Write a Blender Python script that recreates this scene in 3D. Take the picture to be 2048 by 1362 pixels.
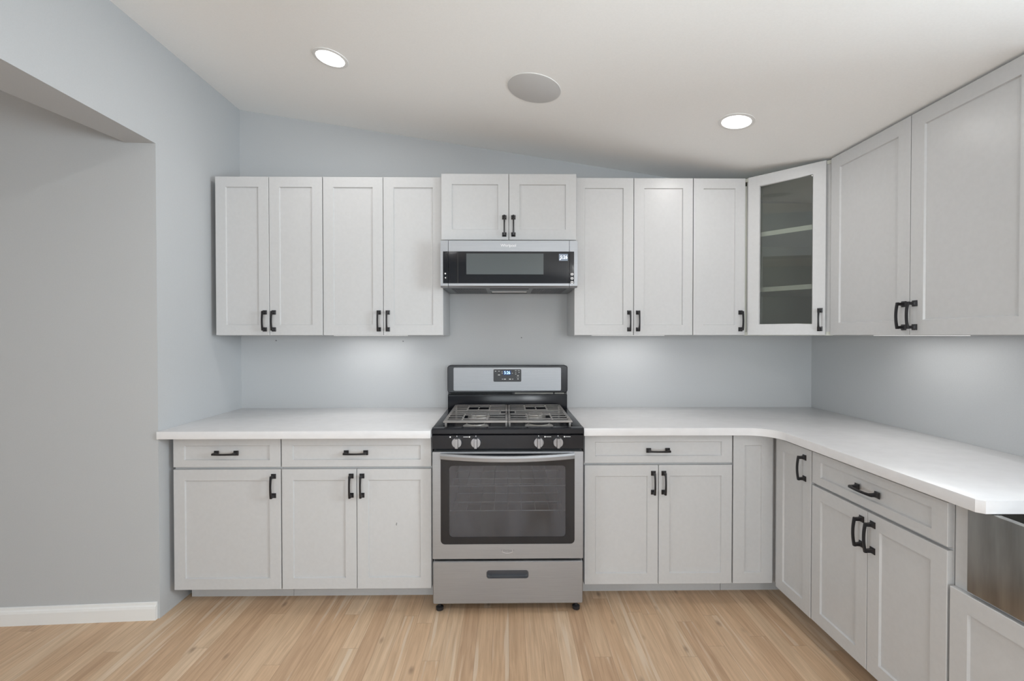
import bpy, bmesh, math, random
from mathutils import Vector, Matrix
random.seed(7)
S = 0.0254                                   # everything below is written in inches
scn = bpy.context.scene
COL = scn.collection
for o in list(bpy.data.objects): bpy.data.objects.remove(o)

# ------------------------------------------------------------ camera, world, exposure
CAM = Vector((-0.4477, -117.4727, 54.3434)); YAW, PIT, ROL, FPX = 0.0124, -0.0116, -0.0004, 929.92
f = Vector((math.sin(YAW)*math.cos(PIT), math.cos(YAW)*math.cos(PIT), math.sin(PIT)))
r = Vector((math.cos(YAW), -math.sin(YAW), 0)); u = r.cross(f)
r2 = math.cos(ROL)*r + math.sin(ROL)*u; u2 = -math.sin(ROL)*r + math.cos(ROL)*u
cd = bpy.data.cameras.new('camera'); cam = bpy.data.objects.new('camera', cd); COL.objects.link(cam)
cd.sensor_width = 36; cd.lens = FPX/2048*36; cd.clip_start = 0.02
M = Matrix((r2, u2, -f)).transposed().to_4x4(); M.translation = CAM*S
cam.matrix_world = M
scn.camera = cam
scn.view_settings.view_transform = 'Standard'; scn.view_settings.look = 'None'
scn.view_settings.gamma = 1; scn.view_settings.use_curve_mapping = False
scn.view_settings.exposure = 0.03
w = bpy.data.worlds.new('sky'); scn.world = w; w.use_nodes = True
w.node_tree.nodes['Background'].inputs[0].default_value = (0.75, 0.87, 1, 1)
w.node_tree.nodes['Background'].inputs[1].default_value = 1.0

CZ0, CS = 100.2858, -0.1532                  # sloping ceiling: z = CZ0 + CS*x
XL, XR = -66.96, 77.33
YREAR = -236
def ceil(x): return CZ0 + CS*x
SL = math.atan(-CS)

CAN_F = 2.9; CAN_M = 8; CAN_R = 3; WIN_W = 78; REAR_W = 54; REAR_T = 54; HALL_W = 0; SIDE_W = 94; WS = .4; UC_W = .7
def area(name, loc, rot, sx, sy, power, color, shape='RECTANGLE', spread=math.pi):
    l = bpy.data.lights.new(name, 'AREA'); l.shape = shape; l.size = sx*S; l.size_y = sy*S
    l.energy = power; l.color = color; l.spread = spread
    o = bpy.data.objects.new(name, l); COL.objects.link(o); o.location = Vector(loc)*S; o.rotation_euler = rot
    return o
H = math.pi/2
# daylight: through the window over the sink, the rear windows and the window of the room at the left
area('daylight_sink_window', (XR+3, -86, 64), (0, H-.02, 0), 38, 38, WIN_W, (0.86, 0.93, 1))
area('daylight_rear_window', (-10, YREAR-3, 44), (H, 0, 0), 68, 78, REAR_W, (0.93, 0.965, 1))
area('daylight_rear_window', (52, YREAR-3, 62), (H+.5, 0, 0), 32, 50, REAR_T, (0.93, 0.965, 1))
w.node_tree.nodes['Background'].inputs[1].default_value = WS
area('daylight_side_window', (-193, -165, 56), (0, -H, 0), 56, 70, SIDE_W, (0.95, 0.975, 1))

# ------------------------------------------------------------ materials
def mat(name, col, rough=.5, metal=0, spec=.5, **k):
    m = bpy.data.materials.new(name); m.use_nodes = True
    b = m.node_tree.nodes['Principled BSDF']
    b.inputs['Base Color'].default_value = (*col, 1); b.inputs['Roughness'].default_value = rough
    b.inputs['Metallic'].default_value = metal; b.inputs['Specular IOR Level'].default_value = spec
    for a, v in k.items(): b.inputs[a.replace('_', ' ')].default_value = v
    return m
def N(m, t, **kw):
    n = m.node_tree.nodes.new(t)
    for k, v in kw.items(): setattr(n, k, v)
    return n
def L(m, a, b): m.node_tree.links.new(a, b)
def coords(m, scale):
    tc = N(m, 'ShaderNodeTexCoord'); mp = N(m, 'ShaderNodeMapping'); mp.inputs['Scale'].default_value = scale
    L(m, tc.outputs['Object'], mp.inputs[0]); return mp.outputs[0]
def noise_tint(m, scale, c1, c2, nscale=1, detail=3, bump=0, rough=None):
    b = m.node_tree.nodes['Principled BSDF']; v = coords(m, scale)
    n = N(m, 'ShaderNodeTexNoise'); n.inputs['Scale'].default_value = nscale; n.inputs['Detail'].default_value = detail
    L(m, v, n.inputs['Vector'])
    cr = N(m, 'ShaderNodeValToRGB'); cr.color_ramp.elements[0].position = .35; cr.color_ramp.elements[1].position = .65
    cr.color_ramp.elements[0].color = (*c1, 1); cr.color_ramp.elements[1].color = (*c2, 1)
    L(m, n.outputs['Fac'], cr.inputs[0]); L(m, cr.outputs[0], b.inputs['Base Color'])
    if bump:
        bp = N(m, 'ShaderNodeBump'); bp.inputs['Strength'].default_value = bump; bp.inputs['Distance'].default_value = .001
        L(m, n.outputs['Fac'], bp.inputs['Height']); L(m, bp.outputs[0], b.inputs['Normal'])
    if rough:
        mr = N(m, 'ShaderNodeMapRange'); mr.inputs['To Min'].default_value = rough[0]; mr.inputs['To Max'].default_value = rough[1]
        L(m, n.outputs['Fac'], mr.inputs[0]); L(m, mr.outputs[0], b.inputs['Roughness'])
    return m
MW = noise_tint(mat('wall_paint', (.5, .5, .5), .55, spec=.35), (1, 1, 1), (.480, .492, .503), (.495, .507, .518), 220, 2, .12)
MC = noise_tint(mat('ceiling_paint', (.8, .8, .8), .7, spec=.2), (1, 1, 1), (.92, .92, .91), (.94, .94, .93), 150, 2, .08)
MT = mat('trim_paint', (.80, .80, .79), .35)
MCAB = noise_tint(mat('cabinet_paint', (.8, .8, .8), .34, spec=.4), (1, 1, 1), (.55, .55, .553), (.565, .565, .568), 60, 2, 0)
MQ = noise_tint(mat('quartz', (.8, .8, .8), .22, spec=.5), (1, 1.3, 2), (.735, .73, .74), (.765, .76, .77), 16, 8, 0)
MST = noise_tint(mat('brushed_steel', (.6, .6, .6), .3, metal=1), (1.2, 1.2, 260), (.375, .385, .405), (.44, .452, .472), 5, 4, 0, (.46, .6))
MSTS = noise_tint(mat('sink_steel', (.5, .5, .5), .35, metal=1), (1, 7, 1), (.27, .265, .25), (.38, .375, .36), 3.5, 3, 0, (.3, .42))
MBK = mat('black_enamel', (.010, .011, .015), .2, spec=.4)
MBM = mat('black_plastic', (.02, .02, .023), .38)
MBG = mat('black_glass', (.012, .014, .018), .06, spec=.5)
MHD = mat('handle_black', (.016, .015, .017), .34, metal=.3)
MIR = noise_tint(mat('cast_iron', (.1, .1, .1), .4, metal=.4), (1, 1, 1), (.25, .245, .24), (.34, .315, .30), 6, 4, .1)
MAL = mat('burner_aluminium', (.62, .60, .57), .35, metal=.8)
MKN = noise_tint(mat('knob_silver', (.5, .5, .5), .28, metal=.85), (40, 1, 1), (.27, .27, .285), (.36, .36, .375), 8, 2, 0)
MCH = mat('chrome', (.8, .8, .8), .12, metal=1)
MWH = mat('white_print', (.85, .85, .85), .5)
MGR = mat('speaker_grille', (.60, .60, .60), .8, spec=.1)
MBP = mat('button_print', (.5, .5, .5), .5)
MDK = mat('dark_void', (.02, .02, .02), .8)
MREF = mat('grey_reflection', (.072, .085, .088), .25)
MOV = mat('oven_enamel', (.11, .11, .12), .4)
MRK = mat('rack_wire', (.85, .84, .82), .35)
MPLY = mat('cabinet_side', (.62, .58, .52), .5)
MIN = mat('cabinet_interior', (.60, .61, .55), .6)
MGA = mat('filter_grey', (.22, .23, .24), .4, metal=.7)
def emit(name, col, s):
    m = mat(name, col); b = m.node_tree.nodes['Principled BSDF']
    b.inputs['Emission Color'].default_value = (*col, 1); b.inputs['Emission Strength'].default_value = s
    return m
MLED = emit('led_diffuser', (1, .99, .97), 6)
MBL = emit('blue_digits', (.45, .75, 1), 2.2)
MBLD = emit('blue_display', (.004, .02, .09), .6)
MWD = emit('white_digits', (.9, .95, 1), 1.2)
MLCD = emit('lcd_grey', (.16, .19, .24), .5)
def glass(name, tint, glossy, haze, hazecol=(.3, .32, .34), rough=.02):
    m = bpy.data.materials.new(name); m.use_nodes = True; nt = m.node_tree; nt.nodes.clear()
    out = N(m, 'ShaderNodeOutputMaterial'); tr = N(m, 'ShaderNodeBsdfTransparent'); tr.inputs[0].default_value = (*tint, 1)
    gl = N(m, 'ShaderNodeBsdfGlossy'); gl.inputs['Roughness'].default_value = rough
    df = N(m, 'ShaderNodeBsdfDiffuse'); df.inputs[0].default_value = (*hazecol, 1)
    fr = N(m, 'ShaderNodeFresnel'); fr.inputs[0].default_value = 1.5
    ad = N(m, 'ShaderNodeMath', operation='MULTIPLY'); ad.inputs[1].default_value = glossy; L(m, fr.outputs[0], ad.inputs[0])
    m1 = N(m, 'ShaderNodeMixShader'); m1.inputs[0].default_value = haze; L(m, tr.outputs[0], m1.inputs[1]); L(m, df.outputs[0], m1.inputs[2])
    m2 = N(m, 'ShaderNodeMixShader'); L(m, ad.outputs[0], m2.inputs[0]); L(m, m1.outputs[0], m2.inputs[1]); L(m, gl.outputs[0], m2.inputs[2])
    L(m, m2.outputs[0], out.inputs[0]); return m, m1, df
MGL, _, _ = glass('cabinet_glass', (.90, .92, .87), 2.2, .08)
MOG, _om, _od = glass('oven_glass', (.78, .79, .82), 1.4, .2, (.13, .14, .165), .05)
_n = N(MOG, 'ShaderNodeTexNoise'); _n.inputs['Scale'].default_value = 2.2; _n.inputs['Detail'].default_value = 5
L(MOG, coords(MOG, (3, 1, 1.5)), _n.inputs['Vector'])
_mr = N(MOG, 'ShaderNodeMapRange'); _mr.inputs[1].default_value = .3; _mr.inputs[2].default_value = .75; _mr.inputs['To Min'].default_value = .10; _mr.inputs['To Max'].default_value = .45
L(MOG, _n.outputs['Fac'], _mr.inputs[0]); L(MOG, _mr.outputs[0], _om.inputs[0])
MWG, _, _ = glass('window_glass', (.95, .97, .97), 1, .0)

def floor_mat():
    m = mat('oak_floor', (.5, .35, .24), .42, spec=.35); b = m.node_tree.nodes['Principled BSDF']
    tc = N(m, 'ShaderNodeTexCoord'); sp = N(m, 'ShaderNodeSeparateXYZ'); L(m, tc.outputs['Object'], sp.inputs[0])
    def mth(op, a, c=None, d=None):
        n = N(m, 'ShaderNodeMath', operation=op)
        for i, x in enumerate((a, c, d)):
            if x is None: continue
            if isinstance(x, (int, float)): n.inputs[i].default_value = x
            else: L(m, x, n.inputs[i])
        return n.outputs[0]
    PW, PL = 2.9*S, 48*S
    ux = mth('DIVIDE', sp.outputs[0], PW); row = mth('FLOOR', ux); fx = mth('FRACT', ux)
    wn = N(m, 'ShaderNodeTexWhiteNoise', noise_dimensions='1D'); L(m, row, wn.inputs['W'])
    vy = mth('ADD', mth('DIVIDE', sp.outputs[1], PL), mth('MULTIPLY', wn.outputs['Value'], 7)); cl = mth('FLOOR', vy); fy = mth('FRACT', vy)
    cb = N(m, 'ShaderNodeCombineXYZ'); L(m, row, cb.inputs[0]); L(m, cl, cb.inputs[1])
    wn2 = N(m, 'ShaderNodeTexWhiteNoise', noise_dimensions='3D'); L(m, cb.outputs[0], wn2.inputs['Vector'])
    cr = N(m, 'ShaderNodeValToRGB'); L(m, wn2.outputs['Value'], cr.inputs[0])
    e = cr.color_ramp.elements
    e[0].position = 0; e[0].color = (.535, .365, .237, 1); e[1].position = 1; e[1].color = (.675, .510, .360, 1)
    for p, c in ((.18, (.570, .392, .253, 1)), (.45, (.610, .427, .280, 1)), (.7, (.622, .447, .300, 1)), (.86, (.640, .472, .322, 1))):
        x = e.new(p); x.color = c
    # grain, running with the boards, offset per board
    off = N(m, 'ShaderNodeVectorMath', operation='MULTIPLY_ADD'); L(m, wn2.outputs['Color'], off.inputs[0]); off.inputs[1].default_value = (9, 9, 9); L(m, tc.outputs['Object'], off.inputs[2])
    mp = N(m, 'ShaderNodeMapping'); mp.inputs['Scale'].default_value = (42, 2.4, 1); L(m, off.outputs[0], mp.inputs[0])
    g = N(m, 'ShaderNodeTexNoise'); g.inputs['Scale'].default_value = 1.6; g.inputs['Detail'].default_value = 7; g.inputs['Distortion'].default_value = .7; L(m, mp.outputs[0], g.inputs['Vector'])
    gr = N(m, 'ShaderNodeValToRGB'); L(m, g.outputs['Fac'], gr.inputs[0]); gr.color_ramp.elements[0].position = .30; gr.color_ramp.elements[1].position = .68
    gr.color_ramp.elements[0].color = (.78, .74, .70, 1); gr.color_ramp.elements[1].color = (1.10, 1.09, 1.08, 1)
    mx = N(m, 'ShaderNodeMix', data_type='RGBA', blend_type='MULTIPLY'); mx.inputs[0].default_value = .85
    L(m, cr.outputs[0], mx.inputs[6]); L(m, gr.outputs[0], mx.inputs[7])
    # pale sapwood streaks
    mp2 = N(m, 'ShaderNodeMapping'); mp2.inputs['Scale'].default_value = (24, 1.1, 1); L(m, off.outputs[0], mp2.inputs[0])
    g2 = N(m, 'ShaderNodeTexNoise'); g2.inputs['Scale'].default_value = 1.3; g2.inputs['Detail'].default_value = 2; L(m, mp2.outputs[0], g2.inputs['Vector'])
    s2 = N(m, 'ShaderNodeMapRange'); s2.inputs[1].default_value = .60; s2.inputs[2].default_value = .66; s2.inputs['To Max'].default_value = .55; L(m, g2.outputs['Fac'], s2.inputs[0])
    mx2 = N(m, 'ShaderNodeMix', data_type='RGBA'); L(m, s2.outputs[0], mx2.inputs[0]); L(m, mx.outputs[2], mx2.inputs[6]); mx2.inputs[7].default_value = (.72, .60, .47, 1)
    # small dark knots
    mp3 = N(m, 'ShaderNodeMapping'); mp3.inputs['Scale'].default_value = (9, 4, 1); L(m, tc.outputs['Object'], mp3.inputs[0])
    vo = N(m, 'ShaderNodeTexVoronoi'); vo.inputs['Scale'].default_value = 1.0; L(m, mp3.outputs[0], vo.inputs['Vector'])
    kr = N(m, 'ShaderNodeMapRange'); kr.inputs[1].default_value = .13; kr.inputs[2].default_value = .03; kr.inputs['To Max'].default_value = .6; L(m, vo.outputs['Distance'], kr.inputs[0])
    mx3 = N(m, 'ShaderNodeMix', data_type='RGBA'); L(m, kr.outputs[0], mx3.inputs[0]); L(m, mx2.outputs[2], mx3.inputs[6]); mx3.inputs[7].default_value = (.20, .13, .085, 1)
    # joints
    ex = mth('LESS_THAN', mth('MINIMUM', fx, mth('SUBTRACT', 1, fx)), .012); ey = mth('LESS_THAN', fy, .0018)
    ed = mth('MULTIPLY', mth('MAXIMUM', ex, ey), .38)
    mx4 = N(m, 'ShaderNodeMix', data_type='RGBA'); L(m, ed, mx4.inputs[0]); L(m, mx3.outputs[2], mx4.inputs[6]); mx4.inputs[7].default_value = (.20, .13, .08, 1)
    L(m, mx4.outputs[2], b.inputs['Base Color'])
    return m
MF = floor_mat()

# ------------------------------------------------------------ mesh helpers
def bx(bm, x0, x1, y0, y1, z0, z1, bev=0):
    vs = [bm.verts.new((x, y, z)) for x in (x0, x1) for y in (y0, y1) for z in (z0, z1)]
    fs = [bm.faces.new([vs[i] for i in q]) for q in ((0, 1, 3, 2), (4, 6, 7, 5), (0, 4, 5, 1), (2, 3, 7, 6), (0, 2, 6, 4), (1, 5, 7, 3))]
    if bev:
        es = set(e for q in fs for e in q.edges)
        bmesh.ops.bevel(bm, geom=list(es), offset=bev, segments=2, affect='EDGES', profile=.5)
    return vs
def prism(bm, pts, z0, z1):
    """pts: list of (x,y); z0,z1 numbers or functions of (x,y)"""
    g = lambda z, p: z(*p) if callable(z) else z
    a = [bm.verts.new((p[0], p[1], g(z0, p))) for p in pts]; b = [bm.verts.new((p[0], p[1], g(z1, p))) for p in pts]
    n = len(pts)
    bm.faces.new(a[::-1]); bm.faces.new(b)
    for i in range(n): bm.faces.new((a[i], a[(i+1) % n], b[(i+1) % n], b[i]))
def rrect(cx, cz, w, h, rd, n=5):
    P = []
    for sx, sz, a0 in ((1, 1, 0), (-1, 1, 90), (-1, -1, 180), (1, -1, 270)):
        for k in range(n+1):
            a = math.radians(a0 + 90*k/n)
            P.append((cx + sx*(w/2-rd) + rd*math.cos(a), cz + sz*(h/2-rd) + rd*math.sin(a)))
    return P
def loops(bm, ls, cap0=False, cap1=False, closed=False):
    """ls: list of 3-D point loops of equal length, bridged in turn"""
    V = [[bm.verts.new(p) for p in l] for l in ls]
    n = len(V[0]); rng = range(len(V)) if closed else range(len(V)-1)
    for i in rng:
        A, B = V[i], V[(i+1) % len(V)]
        for k in range(n): bm.faces.new((A[k], A[(k+1) % n], B[(k+1) % n], B[k]))
    if cap0: bm.faces.new(V[0][::-1])
    if cap1: bm.faces.new(V[-1])
def xz(P, y): return [(p[0], y, p[1]) for p in P]
def plate(bm, cx, cz, w, h, rd, y0, y1, ch=.04):        # rounded plate, front at y0 (towards -y)
    loops(bm, [xz(rrect(cx, cz, w, h, rd), y1), xz(rrect(cx, cz, w, h, rd), y0+ch), xz(rrect(cx, cz, w-2*ch, h-2*ch, max(rd-ch, .01)), y0)], True, True)
def ringplate(bm, O, I, y0, y1):                        # plate with a hole
    loops(bm, [xz(O, y0), xz(O, y1), xz(I, y1), xz(I, y0)], closed=True)
def lathe(bm, prof, n=32, axis='z', c=(0, 0, 0)):       # prof: (radius, height)
    V = []
    for rr, h in prof:
        ring = []
        for k in range(n):
            a = 2*math.pi*k/n; p = (rr*math.cos(a), rr*math.sin(a), h)
            if axis == 'y': p = (p[0], -p[2], p[1])
            ring.append((p[0]+c[0], p[1]+c[1], p[2]+c[2]))
        V.append(ring)
    loops(bm, V, True, True)
def tube(bm, pts, rd, n=8):
    pts = [Vector(p) for p in pts]; rings = []
    for i, p in enumerate(pts):
        d = (pts[min(i+1, len(pts)-1)] - pts[max(i-1, 0)]).normalized()
        a = d.cross(Vector((0, 0, 1))); a = a.normalized() if a.length > .01 else Vector((1, 0, 0)); b = d.cross(a)
        rings.append([tuple(p + rd*(math.cos(2*math.pi*k/n)*a + math.sin(2*math.pi*k/n)*b)) for k in range(n)])
    loops(bm, rings, True, True)
def make(name, bm, m, parent=None, smooth=True, loc=None, rz=0, rx=0, ry=0):
    bmesh.ops.recalc_face_normals(bm, faces=bm.faces[:])
    bmesh.ops.scale(bm, vec=(S, S, S), verts=bm.verts[:])
    me = bpy.data.meshes.new(name); bm.to_mesh(me); bm.free()
    me.materials.append(m)
    if smooth:
        for p in me.polygons: p.use_smooth = True
        me.set_sharp_from_angle(angle=math.radians(32))
    o = bpy.data.objects.new(name, me); COL.objects.link(o)
    if parent: o.parent = parent
    if loc: o.location = Vector(loc)*S
    o.rotation_euler = (rx, ry, rz)
    return o
def B(): return bmesh.new()
def box(name, m, parent, *a, bev=0, **k):
    bm = B(); bx(bm, *a, bev=bev); return make(name, bm, m, parent, smooth=bool(bev), **k)
def thing(name, label, cat, loc=(0, 0, 0), rz=0, group=None, ry=0):
    o = bpy.data.objects.new(name, None); COL.objects.link(o); o.location = Vector(loc)*S; o.rotation_euler = (0, ry, rz)
    o.empty_display_size = .05
    o['label'] = label; o['category'] = cat
    if group: o['group'] = group
    return o
def tag(o, label, cat, group=None):
    o['label'] = label; o['category'] = cat
    if group: o['group'] = group
    return o
def struct(o, label=None, cat=None):
    o['kind'] = 'structure'
    if label: o['label'] = label
    if cat: o['category'] = cat
    return o
def text(name, body, size, loc, m, parent, depth=.01, sx=1, align='CENTER', rx=H):
    c = bpy.data.curves.new(name, 'FONT'); c.body = body; c.size = size; c.extrude = depth; c.align_x = align; c.align_y = 'CENTER'
    t = bpy.data.objects.new(name, c); COL.objects.link(t)
    me = bpy.data.meshes.new_from_object(t.evaluated_get(bpy.context.evaluated_depsgraph_get()))
    bpy.data.objects.remove(t); bpy.data.curves.remove(c)
    for v in me.vertices: v.co = Vector((v.co.x*sx, v.co.y, v.co.z))*S
    me.name = name; me.materials.clear(); me.materials.append(m)
    o = bpy.data.objects.new(name, me); COL.objects.link(o); o.parent = parent; o.location = Vector(loc)*S; o.rotation_euler = (rx, 0, 0)
    return o

# ------------------------------------------------------------ the room
bm = B(); bx(bm, -196, XR+5, YREAR-6, 5, -1, 0); struct(make('floor', bm, MF, smooth=False), 'light oak strip floor running toward the range', 'floor')
bm = B(); prism(bm, [(XL-.01, YREAR-6), (XR+5, YREAR-6), (XR+5, 5), (XL-.01, 5)], lambda x, y: ceil(x), lambda x, y: ceil(x)+3)
struct(make('ceiling', bm, MC, smooth=False), 'white sloping ceiling falling to the right', 'ceiling')
bm = B(); bx(bm, -196, XL-5.3, YREAR-6, -20, 102, 105); struct(make('ceiling_hall', bm, MC, smooth=False))
bm = B(); prism(bm, [(XL-5.4, 0), (XR+5, 0), (XR+5, 5), (XL-5.4, 5)], 0, lambda x, y: ceil(x)+.5)
struct(make('wall_back', bm, MW, smooth=False), 'blue grey painted wall behind the range', 'wall')
# left wall: stub beside the cabinets, then a header over the wide opening
ZH = 90.75; CL = ceil(XL)
bm = B(); bx(bm, XL-5.3, XL, -28, 0, 0, CL+.3)
prism(bm, [(XL-5.3, -28), (XL-8.6, -47), (XL-8.6, YREAR), (XL, YREAR), (XL, -28)], ZH, CL+.3)
struct(make('wall_left', bm, MW, smooth=False), 'blue grey wall at the left with an opening below its header', 'wall')
a = math.atan2(1.64, 28.15)
bm = B(); bx(bm, -128, -.05, 0, 5, 0, 112); struct(make('wall_hall', bm, MW, smooth=False, loc=(XL, -28.0, 0), rz=a), 'darker blue grey wall seen through the opening', 'wall')
bm = B()
prof = [(0, 0), (-.6, 0), (-.6, 2.2), (-.5, 2.6), (-.3, 2.8), (-.25, 3.2), (0, 3.3)]
loops(bm, [[(-127, y-.02, z) for y, z in prof], [(-.4, y-.02, z) for y, z in prof]], True, True)
struct(make('baseboard_hall', bm, MT, smooth=False, loc=(XL, -28.0, 0), rz=a), 'white baseboard along the wall at the left', 'baseboard')
bm = B()
for q in ((YREAR-6, -201, 0, 112), (-129, -20, 0, 112), (-201, -129, 0, 26), (-201, -129, 86, 112)): bx(bm, -196, -190, *q)
struct(make('wall_hall_side', bm, MW, smooth=False))
# right wall with the window over the sink
bm = B(); WY0, WY1, WZ0, WZ1 = -106, -66, 44, 84
for q in ((WY1, 5, 0, 90), (YREAR, WY0, 0, 90), (WY0, WY1, 0, WZ0), (WY0, WY1, WZ1, 90)): bx(bm, XR, XR+5, *q)
struct(make('wall_right', bm, MW, smooth=False), 'blue grey wall above the right counter', 'wall')
def window(name, ax, p, a0, a1, z0, z1, blinds=False):
    def b(bm, u0, u1, d0, d1, zz0, zz1):
        bx(bm, p+d0, p+d1, u0, u1, zz0, zz1) if ax == 'x' else bx(bm, u0, u1, p+d0, p+d1, zz0, zz1)
    bm = B(); s = 1 if ax == 'x' else -1; t = 2
    for (u0, u1, zz0, zz1) in ((a0, a1, z0, z0+t), (a0, a1, z1-t, z1), (a0, a0+t, z0+t, z1-t), (a1-t, a1, z0+t, z1-t), (a0+t, a1-t, (z0+z1)/2-.8, (z0+z1)/2+.8)):
        b(bm, u0, u1, *sorted((s*.8, s*2.4)), zz0, zz1)
    w_ = struct(make(name, bm, MT, smooth=False))
    bm = B(); b(bm, a0+t, a1-t, *sorted((s*1.3, s*1.45)), z0+t, z1-t); make('pane', bm, MWG, w_, smooth=False)
    if blinds:
        bm = B(); z = z0+2.5
        while z < z1-2: b(bm, a0+t, a1-t, *sorted((-s*.1, s*.7)), z, z+.12); z += 1.6
        make('blind', bm, MT, w_, smooth=False)
window('window_1', 'x', XR, WY0, WY1, WZ0, WZ1)
window('window_5', 'x', -194, -201, -129, 26, 86)
bm = B(); wins = [(-150, -110, 30, 90), (-46, 26, 3, 86), (34, 70, 34, 88)]
xs = -196
for (x0, x1, z0, z1) in wins:
    bx(bm, xs, x0, YREAR-5, YREAR, 0, 112); bx(bm, x0, x1, YREAR-5, YREAR, 0, z0); bx(bm, x0, x1, YREAR-5, YREAR, z1, 112); xs = x1
bx(bm, xs, XR+5, YREAR-5, YREAR, 0, 112)
struct(make('wall_rear', bm, MW, smooth=False))
for i, q in enumerate(wins): window('window_%d' % (i+2), 'y', YREAR, *q, blinds=False)

# ------------------------------------------------------------ cabinet parts (local frame: x right, -y to the room, z up)
def handle_mesh():
    bm = B(); LEN = 4.75
    for s in (-1, 1):
        c = s*(LEN/2-.47)
        q = lambda h, d: [(-h, d, c-h), (h, d, c-h), (h, d, c+h), (-h, d, c+h)]
        loops(bm, [q(.47, 0), q(.47, -.1), q(.30, -.2), q(.24, -.42), q(.22, -1.1)], True, True)
    sec = []
    n = 14
    for i in range(n+1):
        t = -1 + 2*i/n; z = t*(LEN/2-.2); y = -.98 - .26*(1-t*t)
        hw = .17 + .05*t*t
        sec.append([(-hw, y, z), (hw, y, z), (hw*.75, y-.3, z), (-hw*.75, y-.3, z)])
    loops(bm, sec, True, True)
    bmesh.ops.recalc_face_normals(bm, faces=bm.faces[:]); bmesh.ops.scale(bm, vec=(S, S, S), verts=bm.verts[:])
    me = bpy.data.meshes.new('handle'); bm.to_mesh(me); bm.free(); me.materials.append(MHD); return me
HME = handle_mesh()
def handle(parent, x, y, z, horiz=False):
    o = bpy.data.objects.new('handle', HME); COL.objects.link(o); o.parent = parent
    o.location = Vector((x, y, z))*S; o.rotation_euler = (0, H if horiz else 0, 0)
def front(name, parent, x0, x1, z0, z1, fw=2.3, fh=None, y=0, loc=None, rz=0, glassy=False, hole=None):
    """shaker front; its face lies at y, thickness .75 behind it"""
    fh = fh or fw
    R = lambda i, j, d, ex=0: [(x0+i, y+d, z0+j), (x1-i, y+d, z0+j), (x1-i, y+d, z1-j), (x0+i, y+d, z1-j)]
    bm = B(); T = .75; e = .05
    if glassy:
        ls = [R(0, 0, T), R(0, 0, e), R(e, e, 0), R(fw-.12, fh-.12, 0), R(fw, fh, .14), R(fw, fh, T)]
        loops(bm, ls, closed=True)
    else:
        loops(bm, [R(0, 0, T), R(0, 0, e), R(e, e, 0), R(fw-.03, fh-.03, 0), R(fw+.09, fh+.09, .3)], True, True)
    return make(name, bm, MCAB, parent, smooth=False, loc=loc, rz=rz)
G = .06
def base_cabinet(label, x, yf, w, cols, drawer=True, rz=0, depth=25, loc=None, top=34.5, zt=34.02, zdt=28.42, zd=27.95, zb=4.2, toe=(0, 0), hand=None, group='white base cabinets', name='base_cabinet', back=.1):
    t = thing(name, label, 'cabinet', loc or (x, yf, 0), rz, group)
    d = depth - back
    bm = B(); bx(bm, .02, w-.02, .76, .76+d, zb, top)
    make('carcass', bm, MCAB, t, smooth=False)
    box('toe_kick', MCAB, t, .02+toe[0], w-.02-toe[1], 5.2, 5.9, 0, zb-.01)
    if drawer:
        dr = front('drawer', t, G*1.6, w-G*1.6, zdt, zt, 2.15, 1.4); handle(dr, w/2-.1, 0, 31.2, True)
    z1 = zd if drawer else zt
    e = [G*1.6 + (w-3.2*G)*k/cols for k in range(cols+1)]
    for k in range(cols):
        dd = front('door', t, e[k]+(G if k else 0), e[k+1]-(G if k < cols-1 else 0), zb, z1, 2.2)
        side = (hand or ('R' if cols == 1 else 'RL'))[k]
        hx = e[k+1]-G-1.0 if side == 'R' else e[k]+G+1.0
        if cols == 1: hx -= .3
        handle(dd, hx, 0, 24.7)
    return t
YL = -25.77
cA = base_cabinet('white base cabinet with one drawer over one door, against the left wall', -65.85, YL, 21.1, 1)
cB = base_cabinet('white base cabinet with drawer and double doors, left of the range', -44.72, YL, 29.55, 2)
m_ = [c for c in cB.children if c.name.startswith('door')][1]
bm = B(); bx(bm, -.09, .09, -.02, .3, -.45, -.1); bx(bm, -.02, .13, -.02, .3, -.15, .1)
make('scuff_mark', bm, mat('scuff', (.28, .28, .28), .7), m_, smooth=False, loc=(22.5, .28, 17.1))
YR = -24.77
base_cabinet('white base cabinet with drawer and double doors, right of the range', 15.15, YR, 29.95, 2, depth=24, zt=34.3, zdt=28.7, zd=28.22)
# blind corner cabinet: panel facing the room, door facing left
t = thing('corner_base_cabinet', 'white corner base cabinet with narrow plain panel and a single tall door', 'cabinet', (45.15, YR, 0))
bm = B()
prism(bm, [(.02, .76), (8.9, .76), (8.9, -11.9), (32.1, -11.9), (32.1, 24.6), (.02, 24.6)][::1], 4.2, 34.5)
make('carcass', bm, MCAB, t, smooth=False)
bm = B(); bx(bm, .02, 13.2, 5.2, 5.9, 0, 4.19); bx(bm, 13.2, 13.9, -11.9, 5.9, 0, 4.19); make('toe_kick', bm, MCAB, t, smooth=False)
front('panel', t, .12, 8.15, 4.2, 34.3, 2.3, 2.2)
XF = 53.16
d = front('door', t, 0, 10.5, 4.3, 33.95, 2.2, loc=(XF-45.15, -26.1-YR, 0), rz=-H); handle(d, 8.75, 0, 30.45)
base_cabinet('white base cabinet with drawer and double doors, beside the sink', 0, 0, 25.2, 2, rz=-H, loc=(XF, -36.8, 0), depth=23.3, zt=33.95, zdt=28.55, zd=28.1, zb=4.4, toe=(0, 0))
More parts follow.
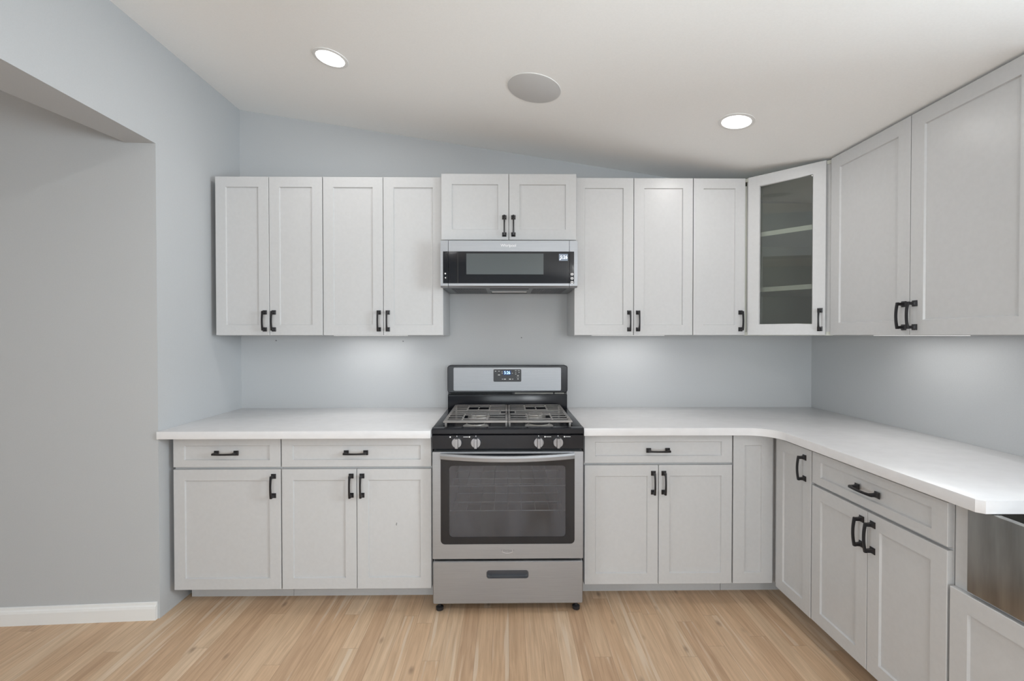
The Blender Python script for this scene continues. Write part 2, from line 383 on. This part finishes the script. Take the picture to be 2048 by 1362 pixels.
# sink base: recessed frame, doors below the apron
t = thing('sink_base_cabinet', 'white sink base cabinet below the steel apron sink', 'cabinet', (XF, -62.15, 0), -H)
bm = B(); W_ = 37.2
bx(bm, .02, 1.95, .76, 24.0, 4.4, 34.5); bx(bm, W_-1.95, W_-.02, .76, 24.0, 4.4, 34.5); bx(bm, 1.95, W_-1.95, .76, 24.0, 4.4, 24.3)
make('carcass', bm, MCAB, t, smooth=False)
box('toe_kick', MCAB, t, .02, W_-.02, 5.2, 5.9, 0, 4.39)
d = front('door', t, .1, W_/2-.06, 4.4, 24.05, 2.2); handle(d, W_/2-1.1, 0, 20.8)
d = front('door', t, W_/2+.06, W_-.1, 4.4, 24.05, 2.2); handle(d, W_/2+1.1, 0, 20.8)
base_cabinet('white base cabinet beyond the sink', 0, 0, 24, 2, rz=-H, loc=(XF, -99.4, 0), depth=23.3, zt=33.95, zdt=28.55, zd=28.1, zb=4.4)

# ------------------------------------------------------------ countertops
def counter(name, label, pts, z0=34.52, z1=36):
    bm = B(); vb = [bm.verts.new((*p, z0)) for p in pts]; vt = [bm.verts.new((*p, z1)) for p in pts]; n = len(pts)
    top = bm.faces.new(vt); bm.faces.new(vb[::-1])
    for i in range(n): bm.faces.new((vb[i], vb[(i+1) % n], vt[(i+1) % n], vt[i]))
    bmesh.ops.bevel(bm, geom=[e for e in bm.edges if abs(e.verts[0].co.z-e.verts[1].co.z) < .01], offset=.08, segments=2, affect='EDGES', profile=.5)
    return tag(make(name, bm, MQ), label, 'countertop')
counter('countertop', 'white quartz countertop left of the range', [(XL+.03, -28.5), (-14.98, -28.4), (-14.98, -.05), (XL+.03, -.05)])
rad = 5.0; cx, cy = 51.9-rad, -26.5-rad
arc = [(cx+rad*math.cos(math.radians(a)), cy+rad*math.sin(math.radians(a))) for a in range(84, -1, -7)]
counter('countertop', 'white L-shaped quartz countertop running from the range to the sink',
        [(14.85, -.05), (14.85, -26.5), (cx, -26.5)] + arc + [(51.9, -66.4), (52.5, -67), (72, -67), (72, -94.6), (51.9, -94.6), (51.9, -123), (XR-.05, -123), (XR-.05, -17), (XR-.3, -.25), (XR-.45, -.05)])

# ------------------------------------------------------------ apron sink
t = thing('apron_sink', 'brushed steel apron-front sink set into the right counter', 'sink', (53.25, -80.8, 24.4))
bm = B(); x1, y_, z1 = 20.5, 16.6, 10.05
bx(bm, 0, .9, -y_, y_, .05, z1, bev=.12); make('apron', bm, MSTS, t)
bm = B()
bx(bm, .9, x1, -y_, -y_+.8, .5, z1); bx(bm, .9, x1, y_-.8, y_, .5, z1); bx(bm, x1-.8, x1, -y_+.8, y_-.8, .5, z1); bx(bm, .9, x1-.8, -y_+.8, y_-.8, .5, .9)
make('basin', bm, MSTS, t, smooth=False)
bm = B(); lathe(bm, [(1.7, .9), (1.7, 1.0), (1.3, 1.0), (1.2, .93)], c=(10.5, 0, 0)); make('drain', bm, MCH, t)

# ------------------------------------------------------------ upper cabinets
UPS = []
YU = -12.43; ZB, ZT = 54.25, 89.8
def upper(label, x0, x1, cols, hand, z0=ZB, z1=ZT, yf=YU, inset=(.03, .03), hz=None, fw=2.3, name='upper_cabinet', left_mat=None):
    t = thing(name, label, 'cabinet', (x0, yf, z0), group='white wall cabinets')
    w = x1-x0; h = z1-z0; UPS.append(t)
    bm = B(); bx(bm, inset[0], w-inset[1], .76, -yf-.08, 0.02, h); make('carcass', bm, MCAB, t, smooth=False)
    e = [.04 + (w-.08)*k/cols for k in range(cols+1)]
    for k in range(cols):
        d = front('door', t, e[k]+(G if k else 0), e[k+1]-(G if k < cols-1 else 0), 0.1, h, fw)
        hx = e[k+1]-G-.95 if hand[k] == 'R' else e[k]+G+.95
        handle(d, hx, 0, (hz or 57.55)-z0)
    return t
upper('white double-door wall cabinet nearest the left wall', -65.5, -41.65, 2, 'RL')
upper('white double-door wall cabinet just left of the microwave', -41.55, -14.62, 2, 'RL')
upper('short white double-door cabinet directly above the microwave', -14.9, 15.2, 2, 'RL', z0=75.4, z1=90.15, yf=-13.8, inset=(.36, .36), hz=78.6, fw=2.35)
upper('white double-door wall cabinet just right of the microwave', 14.93, 41.88, 2, 'RL')
upper('narrow single-door white wall cabinet beside the glass-door corner cabinet', 41.95, 53.8, 1, 'R')
# glass-door corner cabinet
PANE = math.radians(-5.5)
P0 = Vector((53.84, -12.43)); P1 = Vector((64.95, -24.18)); dv = (P1-P0); DL = dv.length; da = math.atan2(dv.y, dv.x); dn = Vector((-dv.y, dv.x)).normalized()
t = thing('corner_wall_cabinet', 'white diagonal corner wall cabinet with a glass door', 'cabinet', (P0.x, P0.y, ZB), da); UPS.append(t)
inv = Matrix.Rotation(-da, 3, 'Z')
def loc2(x, y): v = inv @ Vector((x-P0.x, y-P0.y, 0)); return (v.x, v.y)
bk = P0 + dn*.76; bk2 = P1 + dn*.76
def tz(c=ZT): return lambda lx, ly: min(c, ceil(P0.x + lx*math.cos(da) - ly*math.sin(da))-.06) - ZB
outer = [(53.9, -11.75), (53.9, -.08), (XR-.08, -.08), (XR-.08, -24.1), (65.7, -24.1)]
def shellpoly(pts, name, z0, z1, m, par):
    bm = B(); prism(bm, [loc2(*p) for p in pts], z0, z1); return make(name, bm, m, par, smooth=False)
bm = B()
prism(bm, [loc2(*p) for p in outer], 0, .75)                       # floor of the cabinet
top_z = tz(); prism(bm, [loc2(*p) for p in outer], lambda a_, b_: top_z(a_, b_)-.7, top_z)
prism(bm, [loc2(*p) for p in ((53.9, -11.75), (53.9, -.08), (54.5, -.08), (54.5, -11.75))], .75, 34.0)
prism(bm, [loc2(*p) for p in ((54.5, -.6), (54.5, -.08), (XR-.08, -.08), (XR-.08, -.6))], .75, 33.3)
prism(bm, [loc2(*p) for p in ((XR-.6, -24.1), (XR-.6, -.6), (XR-.08, -.6), (XR-.08, -24.1))], .75, 33.3)
prism(bm, [loc2(*p) for p in ((65.7, -24.1), (65.7, -23.5), (XR-.6, -23.5), (XR-.6, -24.1))], .75, 33.3)
make('carcass', bm, MIN, t, smooth=False)
bm = B(); h = ZT-ZB
bx(bm, 0.05, 1.6, .76, 1.5, 0, h); bx(bm, DL-1.6, DL-.05, .76, 1.5, 0, h); bx(bm, 1.6, DL-1.6, .76, 1.5, 0, 1.5); bx(bm, 1.6, DL-1.6, .76, 1.5, h-1.5, h)
make('face_frame', bm, MCAB, t, smooth=False)
d = front('door', t, .5, 15.42, .1, h, 2.4, 2.4, glassy=True)
box('glass_pane', MGL, d, -5.11, 5.11, -.05, .05, 2.4, h-2.3, loc=(7.96, .45, 0), rz=PANE)
handle(d, 14.5, 0, 57.5-ZB)
for zz in (77.0-ZB, 64.55-ZB):
    bm = B(); prism(bm, [loc2(*p) for p in ((56.2, -12.1), (54.6, -9), (54.6, -.7), (XR-.7, -.7), (XR-.7, -23.4), (66.5, -23.4), (65.2, -22.2))], zz-.5, zz+.5); make('shelf', bm, MT, t, smooth=False)
# right run
def upper_right(label, y0, w):
    t = thing('upper_cabinet', label, 'cabinet', (64.95, y0, ZB), -H, group='white wall cabinets'); UPS.append(t)
    bm = B(); h = ZT-ZB; zt = lambda lx, ly: min(ZT, ceil(64.95+ly)-.06)-ZB
    prism(bm, [(.03, .76), (w-.03, .76), (w-.03, 12.3), (.03, 12.3)], .02, zt); make('carcass', bm, MCAB, t, smooth=False)
    for (a_, b_, s) in ((.04, w/2-G, 'R'), (w/2+G, w-.04, 'L')):
        d = front('door', t, a_, b_, .1, h, 2.4)
        handle(d, b_-.95 if s == 'R' else a_+.95, 0, 57.5-ZB)
    return t
upper_right('large white double-door wall cabinet on the right wall', -24.3, 37.0)

# added fill: unseen light bars, flush in cabinet bottoms, make soft wall patches below
MPK = emit('fill_bar_lens', (1, .99, .97), 1)
for cab, x, y, lx, ly in ((1, -32.4, -7, 16, 1.6), (3, 28.5, -7, 17, 1.6), (6, 70.5, -38, 1.6, 18)):
    c = UPS[cab]
    q = Matrix.Rotation(-c.rotation_euler.z, 3, 'Z') @ (Vector((x, y, ZB-.03)) - c.location/S)
    bm = B(); bx(bm, -8.5, 8.5, -.8, .8, 0, .2); make('fill_bar', bm, MPK, c, smooth=False, loc=q)
    area('fill_bar_lamp', (x, y, ZB-.06), (0, 0, 0), lx, ly, UC_W, (1, .98, .95))

# ------------------------------------------------------------ gas range
t = thing('gas_range', 'stainless steel and black gas range between the base cabinets', 'range', (-.12, 0, 0))
W2 = 14.72
bm = B(); bx(bm, -W2, -W2+.5, -25, -1.2, 2.1, 35.2); bx(bm, W2-.5, W2, -25, -1.2, 2.1, 35.2); bx(bm, -W2+.5, W2-.5, -2, -1.2, 2.1, 35.2); bx(bm, -W2+.5, W2-.5, -25, -2, 2.1, 2.8); bx(bm, -W2+.5, W2-.5, -25, -24.2, 10, 11.5); bx(bm, -W2+.5, W2-.5, -25.6, -23, 31.2, 35.2)
make('body', bm, MBK, t, smooth=False)
for sx in (-1, 1):
    for yy in (-25.9, -4):
        bm = B(); lathe(bm, [(.45, 0), (.72, .15), (.75, .7), (.5, .85), (.3, .9), (.3, 2.1)], 20, c=(sx*13.5, yy, 0)); bm2 = make('levelling_foot', bm, MBM, t)
# drawer
bm = B(); O = rrect(0, 6.05, 29.3, 8.35, .35, 4); I = rrect(-.1, 7.7, 8.1, 1.5, .5, 4)
I2 = rrect(-.1, 7.7, 7.5, 1.1, .35, 4); Oi = rrect(0, 6.05, 29.0, 8.05, .25, 4)
loops(bm, [xz(O, -25.05), xz(O, -27.1), xz(Oi, -27.3), xz(I, -27.3), xz(I, -27.05), xz(I2, -26.5)], True, True)
dr = make('drawer', bm, MST, t)
bm = B(); ringplate(bm, rrect(-.1, 7.7, 8.2, 1.6, .5), rrect(-.1, 7.7, 7.9, 1.3, .4), -27.36, -27.2); plate(bm, -.1, 7.7, 7.8, 1.25, .35, -26.6, -26.45); make('pull_recess', bm, mat('recess_grey', (.10, .11, .13), .3, metal=.6), dr)
# oven door
DF = -27.3
bm = B(); O = rrect(0, 21.2, 29.3, 20.9, .15, 5); I = rrect(-.05, 22.45, 26.1, 17.7, .8, 5)
ringplate(bm, O, I, DF, -25.3)
dd = make('door', bm, MST, t)
bm = B(); ringplate(bm, rrect(-.05, 22.45, 26.1, 17.7, .8), rrect(-.1, 21.95, 22.7, 13.95, .7), DF+.08, DF+.3); make('glass_border', bm, MBG, dd)
bm = B(); plate(bm, -.1, 21.95, 22.7, 13.95, .7, DF+.14, DF+.26, .01); make('window_glass', bm, MOG, dd)
bm = B(); n = 28; sec = []
for i in range(n+1):
    q = -1+2*i/n; x = q*13.02-.1; y = DF-.15-2.3*(1-q*q)
    zc = 30.85
    sec.append([(x, y+.35, zc-.5), (x, y+.0, zc-.62), (x, y-.35, zc-.45), (x, y-.42, zc+.2), (x, y-.2, zc+.58), (x, y+.35, zc+.6)])
loops(bm, sec, True, True); make('handle', bm, MST, dd)
# emblem: lettering with a ring swept round it
text('emblem', 'Whirlpool', .62, (-.1, DF-.01, 12.35), mat('emblem_grey', (.25, .25, .26), .4, metal=.6), dd, .01)
bm = B(); pts = [(-.1+1.05*math.cos(a_), DF-.02, 12.25+.42*math.sin(a_)) for a_ in [math.radians(d_) for d_ in range(150, 395, 12)]]
tube(bm, pts, .03, 6); make('emblem_ring', bm, mat('emblem_ring', (.75, .75, .75), .3, metal=.6), dd)
# oven cavity with racks
bm = B(); x0, x1, y0, y1, z0, z1 = -11.9, 11.9, -25.0, -5, 13.2, 29.6
for q in ((x0-.1, x0, y0, y1, z0, z1), (x1, x1+.1, y0, y1, z0, z1), (x0, x1, y1, y1+.1, z0, z1), (x0, x1, y0, y1, z0-.1, z0), (x0, x1, y0, y1, z1, z1+.1)): bx(bm, *q)
make('oven_cavity', bm, MOV, t, smooth=False)
for zr in (23.9, 18.9):
    bm = B()
    for yy in (-24.2, -19, -13.5, -7): tube(bm, [(-11.7, yy, zr+(0 if yy > -24 else .12)), (11.7, yy, zr+(0 if yy > -24 else .12))], .11, 8)
    for k in range(9): tube(bm, [(-11.2+2.8*k, -24.1, zr), (-11.2+2.8*k, -6.5, zr)], .04, 6)
    make('oven_rack', bm, MRK, t)
# control panel and knobs
bm = B(); prof = [(-25.6, 32.0), (-26.9, 32.05), (-27.0, 32.2), (-27.0, 34.8), (-26.4, 34.95), (-25.6, 34.95)]
loops(bm, [[(x, y, z) for y, z in prof] for x in (-W2, W2)], True, True); cp = make('control_panel', bm, MBK, t)
bm = B(); prof = [(-25.6, 34.98), (-27.0, 34.98), (-27.25, 35.2), (-27.25, 35.95), (-27.05, 36.2), (-26.0, 36.32), (-25.4, 36.2), (-25.2, 35.6)]
loops(bm, [[(x, y, z) for y, z in prof] for x in (-W2-.05, W2+.05)], True, True)
for s in (-1, 1):                                                  # side rails of the cooktop
    bx(bm, *sorted((s*(W2+.05), s*12.9)), -25.3, -3.0, 35.2, 36.25, bev=.08)
bx(bm, -12.9, 12.9, -25.3, -3.0, 34.9, 35.25)                      # sunken pan
bx(bm, -12.9, 12.9, -4.3, -3.0, 35.25, 36.25)
make('cooktop', bm, MBK, t)
for kx in (-9.95, -6.25, 5.98, 9.78):
    bm = B(); c = (kx, -26.9, 33.45)
    lathe(bm, [(.95, 0), (1.02, .12), (1.0, .55), (.93, .68)], 32, 'y', c)
    loops(bm, [[(kx-.34, -27.5, 33.45-1.05), (kx+.34, -27.5, 33.45-1.05), (kx+.34, -27.5, 33.45+.95), (kx-.34, -27.5, 33.45+.95)],
               [(kx-.24, -28.1, 33.45-1.0), (kx+.24, -28.1, 33.45-1.0), (kx+.24, -28.1, 33.45+.85), (kx-.24, -28.1, 33.45+.85)]], True, True)
    make('knob', bm, MKN, t)
    sg = -1 if kx > -8 and kx < 0 else 1
    box('off_dot', MWH, cp, kx-.07, kx+.07, -27.03, -26.98, 34.58, 34.74)
    a0 = kx+sg*1.25 if kx > -8 else kx-1.3
    bm = B(); lathe(bm, [(.14, 0), (.14, .03)], 16, 'y', (a0, -27.0, 34.5)); make('burner_symbol', bm, MWH, cp)
    if kx > -8: box('burner_marking', MWH, cp, *sorted((a0+sg*.22, a0+sg*1.2)), -27.02, -26.98, 34.46, 34.54)
# burners
for bxx, byy, rr in ((-6.7, -20.6, 1.9), (6.5, -20.6, 2.2), (-6.7, -9.3, 1.8), (6.5, -9.3, 1.6)):
    bm = B(); lathe(bm, [(rr+.8, 35.25), (rr+.75, 35.5), (rr+.1, 35.75), (rr, 36.0)], 36, c=(bxx, byy, 0)); bo = make('burner', bm, MAL, t)
    bm = B(); lathe(bm, [(rr-.1, 36.0), (rr-.05, 36.2), (rr-.4, 36.32), (.2, 36.34)], 36, c=(bxx, byy, 0)); make('burner_cap', bm, MBM, bo)
# grates
def grate(x0, x1, bc):
    bm = B(); y0, y1 = -26.0, -4.2; z1 = 37.38; z0 = 37.22; zf = 37.06; si = 1 if bc < 0 else -1
    xi = x1 if bc < 0 else x0                                      # inner edge, beside the other grate
    bx(bm, x0, x1, y0, y0+1.7, zf, z1, bev=.06)
    bx(bm, x0, x1, y1-.6, y1, z0, z1, bev=.05)
    xo = x0 if bc < 0 else x1
    bx(bm, *sorted((xo, xo+si*.55)), y0+1.7, y1-.6, z0, z1, bev=.05)
    for (ya, yb) in ((y0+1.7, -16.6), (-13.0, y1-.6)): bx(bm, *sorted((xi, xi-si*.45)), ya, yb, z0, z1, bev=.05)
    lo, hi = x0+.5, x1-.45
    for yy in (-22.9, -20.6, -18.3, -16.6, -14.8, -13.0, -11.6, -9.3, -7.0):
        a_, b_ = lo, hi
        if yy in (-14.8,): a_, b_ = (lo, hi-1.2) if bc < 0 else (lo+1.2, hi)
        if yy in (-20.6, -9.3):
            bx(bm, a_, bc-2.5, yy-.17, yy+.17, z0, z1, bev=.05); bx(bm, bc+2.5, b_, yy-.17, yy+.17, z0, z1, bev=.05)
        else: bx(bm, a_, b_, yy-.17, yy+.17, z0, z1, bev=.05)
    bx(bm, *sorted((xi-si*1.45, xi-si*1.75)), -16.6, -13.0, z0, z1, bev=.05)
    for xx in (bc-2.5, bc+2.5):
        for (ya, yb) in ((-24.4, -16.6), (-13.0, -4.7)): bx(bm, xx-.17, xx+.17, ya, yb, z0, z1-.05, bev=.04)
    for b in (-20.6, -9.3):
        for s_ in (-1, 1): bx(bm, bc-.14, bc+.14, *sorted((b+s_*2.3, b+s_*.8)), z0, z1+.03, bev=.04)
    for xx in (x0+.28, x1-.25):
        for yy in (-24, -4.6): bx(bm, xx-.2, xx+.2, yy-.2, yy+.2, 35.3 if abs(xx) < 12.6 else 36.28, z0+.02)
    make('grate', bm, MIR, t)
grate(-12.75, -.06, -6.7); grate(.06, 12.75, 6.5)
# backguard
bm = B(); bx(bm, -W2, W2, -2.9, -.2, 35.3, 39.7, bev=.06); bx(bm, -W2, W2, -2.1, -.2, 39.7, 40.3); bx(bm, -W2, W2, -3.0, -2.9, 39.35, 39.5); bg = make('backguard', bm, MBK, t)
bm = B(); bx(bm, -14.1, 1.2, -2.35, -2.1, 39.82, 40.1); make('vent_slot', bm, MDK, bg, smooth=False)
bm = B(); bx(bm, 1.8, 11.3, -2.35, -2.1, 39.85, 40.12); bx(bm, 11.7, 14.0, -2.3, -2.1, 39.85, 40.1); make('vent_strip', bm, mat('vent_strip', (.6, .58, .5), .4), bg, smooth=False)
bm = B(); plate(bm, 0, 43.55, 29.5, 6.75, .7, -3.5, -.2, .15); up = make('backguard_frame', bm, MBK, t)
bm = B(); plate(bm, -.05, 43.55, 26.4, 5.75, .35, -3.62, -3.45, .05); make('steel_fascia', bm, MST, up)
bm = B(); plate(bm, -.05, 44.45, 6.8, 3.05, .25, -3.68, -3.6, .02); dp = make('control_display', bm, MBM, up)
bm = B(); bx(bm, -1.1, .85, -3.70, -3.66, 44.55, 45.65); make('clock_screen', bm, MBLD, dp, smooth=False)
text('clock_digits', '5:26', 1.05, (-.1, -3.72, 45.12), MBL, dp, .005, .85)
bm = B()
for (x, z, ww, hh) in ((-2.95, 45.5, .3, .22), (-2.1, 45.5, .35, .16), (-1.35, 45.35, .3, .13), (-1.3, 44.95, .28, .13), (-2.1, 44.6, .5, .26), (-1.25, 43.55, .35, .18), (-.65, 43.55, .5, .28), (.6, 43.55, .5, .28), (1.25, 43.55, .3, .18),
                      (1.15, 45.0, .25, .13), (2.0, 45.65, .4, .13), (2.75, 45.65, .5, .13), (2.0, 45.2, .22, .13), (2.8, 45.2, .25, .2), (2.0, 44.8, .3, .16), (2.55, 44.4, .34, .26), (2.55, 44.0, .7, .06), (2.55, 43.6, .34, .26)):
    box('button_marking', MBP, dp, x-ww/2, x+ww/2, -3.70, -3.67, z-hh/2, z+hh/2)

# ------------------------------------------------------------ microwave
t = thing('microwave', 'stainless low-profile microwave hood mounted above the range', 'microwave', (.19, 0, 64.7))
bm = B(); bx(bm, -14.62, 14.6, -15.0, -.1, .12, 10.3); make('body', bm, MBM, t, smooth=False)
YF = -16.5; ht = 10.2
# end caps and door, each stainless with a dark centre band
def mwface(name, x0, x1, par, bevL=0, bevR=0):
    bm = B()
    prof = [(-15.0, 0), (-16.1, 0.0), (YF, .35), (YF-.05, 1.0), (YF, 7.8), (YF, ht-.1), (-16.2, ht), (-15.0, ht)]
    loops(bm, [[(x, y, z) for y, z in prof] for x in (x0, x1)], True, True)
    return make(name, bm, MST, par)
el = mwface('end_panel', -14.84, -13.22, t); er = mwface('end_panel', 13.13, 14.84, t); md = mwface('door', -13.14, 13.05, t)
zb_, zt_ = .85, 7.75
def blk(par, x0, x1, nm='glass_band'):
    bm = B(); bx(bm, x0, x1, YF-.12, YF-.02, zb_, zt_); return make(nm, bm, MBG, par, smooth=False)
blk(el, -14.3, -13.22); blk(er, 13.13, 14.1); dg = blk(md, -13.14, 13.05)
bm = B(); bx(bm, -9.25, 7.45, YF-.135, YF-.12, 2.8, 7.3); make('window', bm, MREF, dg, smooth=False)  # lighter reflected rectangle on the door glass, put in as plain colour
bm = B(); bx(bm, -11.2, -11.0, YF-.15, YF-.12, zb_+.02, zt_-.02); make('trim_line', bm, MDK, dg, smooth=False)
bm = B(); bx(bm, 10.8, 12.72, YF-.15, YF-.12, 5.75, 7.25); ds = make('display', bm, MLCD, dg, smooth=False)
text('clock_digits', '5:26', 1.0, (11.85, YF-.16, 6.5), MWD, ds, .004, .95)
bm = B(); bx(bm, 10.9, 11.2, YF-.155, YF-.149, 5.95, 6.05); make('indicator', bm, MWD, ds, smooth=False)
text('logo', 'Whirlpool', .85, (-.15, YF-.012, 9.05), mat('logo_print', (.85, .85, .85), .4), md, .01, .95)
bm = B()
lathe(bm, [(.17, 0), (.17, .02)], 16, 'y', (-13.8, YF-.12, 2.95)); make('button_marking', bm, MWH, el, smooth=False)
bm = B(); loops(bm, [[(-13.95, YF-.12, 2.05), (-13.65, YF-.12, 2.25), (-13.65, YF-.12, 1.85)], [(-13.95, YF-.14, 2.05), (-13.65, YF-.14, 2.25), (-13.65, YF-.14, 1.85)]], True, True)
make('button_marking', bm, MWH, el, smooth=False)
bm = B()
bm.free()
for z in (2.85, 1.95, 1.1): bm = B(); ringplate(bm, rrect(13.65, z, .6, .5, .2), rrect(13.65, z, .30, .20, .09), YF-.14, YF-.12); make('button_marking', bm, MWH, er, smooth=False)
bm = B()
bx(bm, -14.6, 14.6, -15, -.2, 0.0, .11); us = make('underside', bm, MGA, t, smooth=False)
for (x0, x1) in ((-12.8, -5.2), (5.4, 12.8)):
    bm = B(); bx(bm, x0, x1, -13.5, -3, -.1, 0.0)
    for k in range(12): bx(bm, x0+.3+k*.6, x0+.5+k*.6, -13.2, -3.3, -.15, -.1)
    make('grease_filter', bm, MBM, us, smooth=False)
bm = B(); ringplate(bm, rrect(.1, .6, 1, .5, .1), rrect(.1, .6, .9, .4, .1), 0, .01); bm.free()
for yv in (-13.5, -4.0): box('vent_slot', MDK, us, -4.3, 4.4, yv, yv+.6, -.08, 0)
bm = B(); bx(bm, -4.0, 4.2, -6.6, -5.4, -.12, 0); make('lamp_lens', bm, MT, us, smooth=False)

# ------------------------------------------------------------ ceiling fittings
def can(label, x, y, CAN_W, lens=MLED, group='recessed ceiling lights'):
    z = ceil(x) if x > -70 else 102
    t = thing('recessed_light', label, 'ceiling light', (x, y, z), ry=SL if x > -70 else 0, group=group)
    bm = B(); prof = [(3.2, 0.02), (3.15, -.10), (2.75, -.2), (2.55, -.16), (2.5, 0.02)]
    V = [[(r_*math.cos(2*math.pi*k/48), r_*math.sin(2*math.pi*k/48), h_) for k in range(48)] for r_, h_ in prof]
    loops(bm, V, closed=True); make('trim_ring', bm, MT, t)
    bm = B(); lathe(bm, [(2.5, .02), (2.5, -.08), (1.2, -.1), (.1, -.1)], 48); make('diffuser', bm, lens, t)
    nrm = Vector((math.sin(SL), 0, math.cos(SL)))
    p = Vector((x, y, z)) - nrm*.35
    area('lamp', p, (0, SL if x > -70 else 0, 0), 4.6, 4.6, CAN_W, (1, .98, .955), 'DISK')
can('lit round recessed light in the ceiling, at the upper left', -32.73, -30.98, CAN_F)
can('lit round recessed light in the ceiling above the corner cabinet', 42.15, -31.55, CAN_F)
can('recessed light behind the viewpoint on the left', -32.7, -112, CAN_M)
can('recessed light behind the viewpoint on the right', 42.1, -112, CAN_M)
can('recessed light near the rear windows on the left', -32.7, -190, CAN_R)
can('recessed light near the rear windows on the right', 42.1, -190, CAN_R)
can('recessed light in the room at the left', -128, -118, .8)
t = thing('ceiling_speaker', 'round grey flush speaker in the ceiling between the two lights', 'speaker', (4.67, -31.7, ceil(4.67)), ry=SL)
bm = B(); lathe(bm, [(4.85, .02), (4.85, -.1), (4.7, -.14), (.1, -.14)], 64); make('grille', bm, MGR, t)
bm = B(); V = [[(r_*math.cos(2*math.pi*k/64), r_*math.sin(2*math.pi*k/64), h_) for k in range(64)] for r_, h_ in ((5.02, .02), (5.0, -.1), (4.88, -.1), (4.87, .02))]
loops(bm, V, closed=True); make('rim', bm, MT, t)

# ------------------------------------------------------------ small screws left in the wall under the cabinets
for (x, z, lb) in ((-58.2, 53.0, 'small screw in the wall below the leftmost wall cabinet'), (-26.4, 52.8, 'small screw in the wall left of the range, under the cabinet'), (3.4, 53.7, 'small screw in the wall between microwave and range')):
    bm = B(); lathe(bm, [(.16, 0), (.16, .08), (.08, .12)], 12, 'y', (x, 0, z)); tag(make('screw', bm, mat('screw_grey', (.2, .2, .22), .4, metal=.5)), lb, 'screw', 'screws left in the back wall')
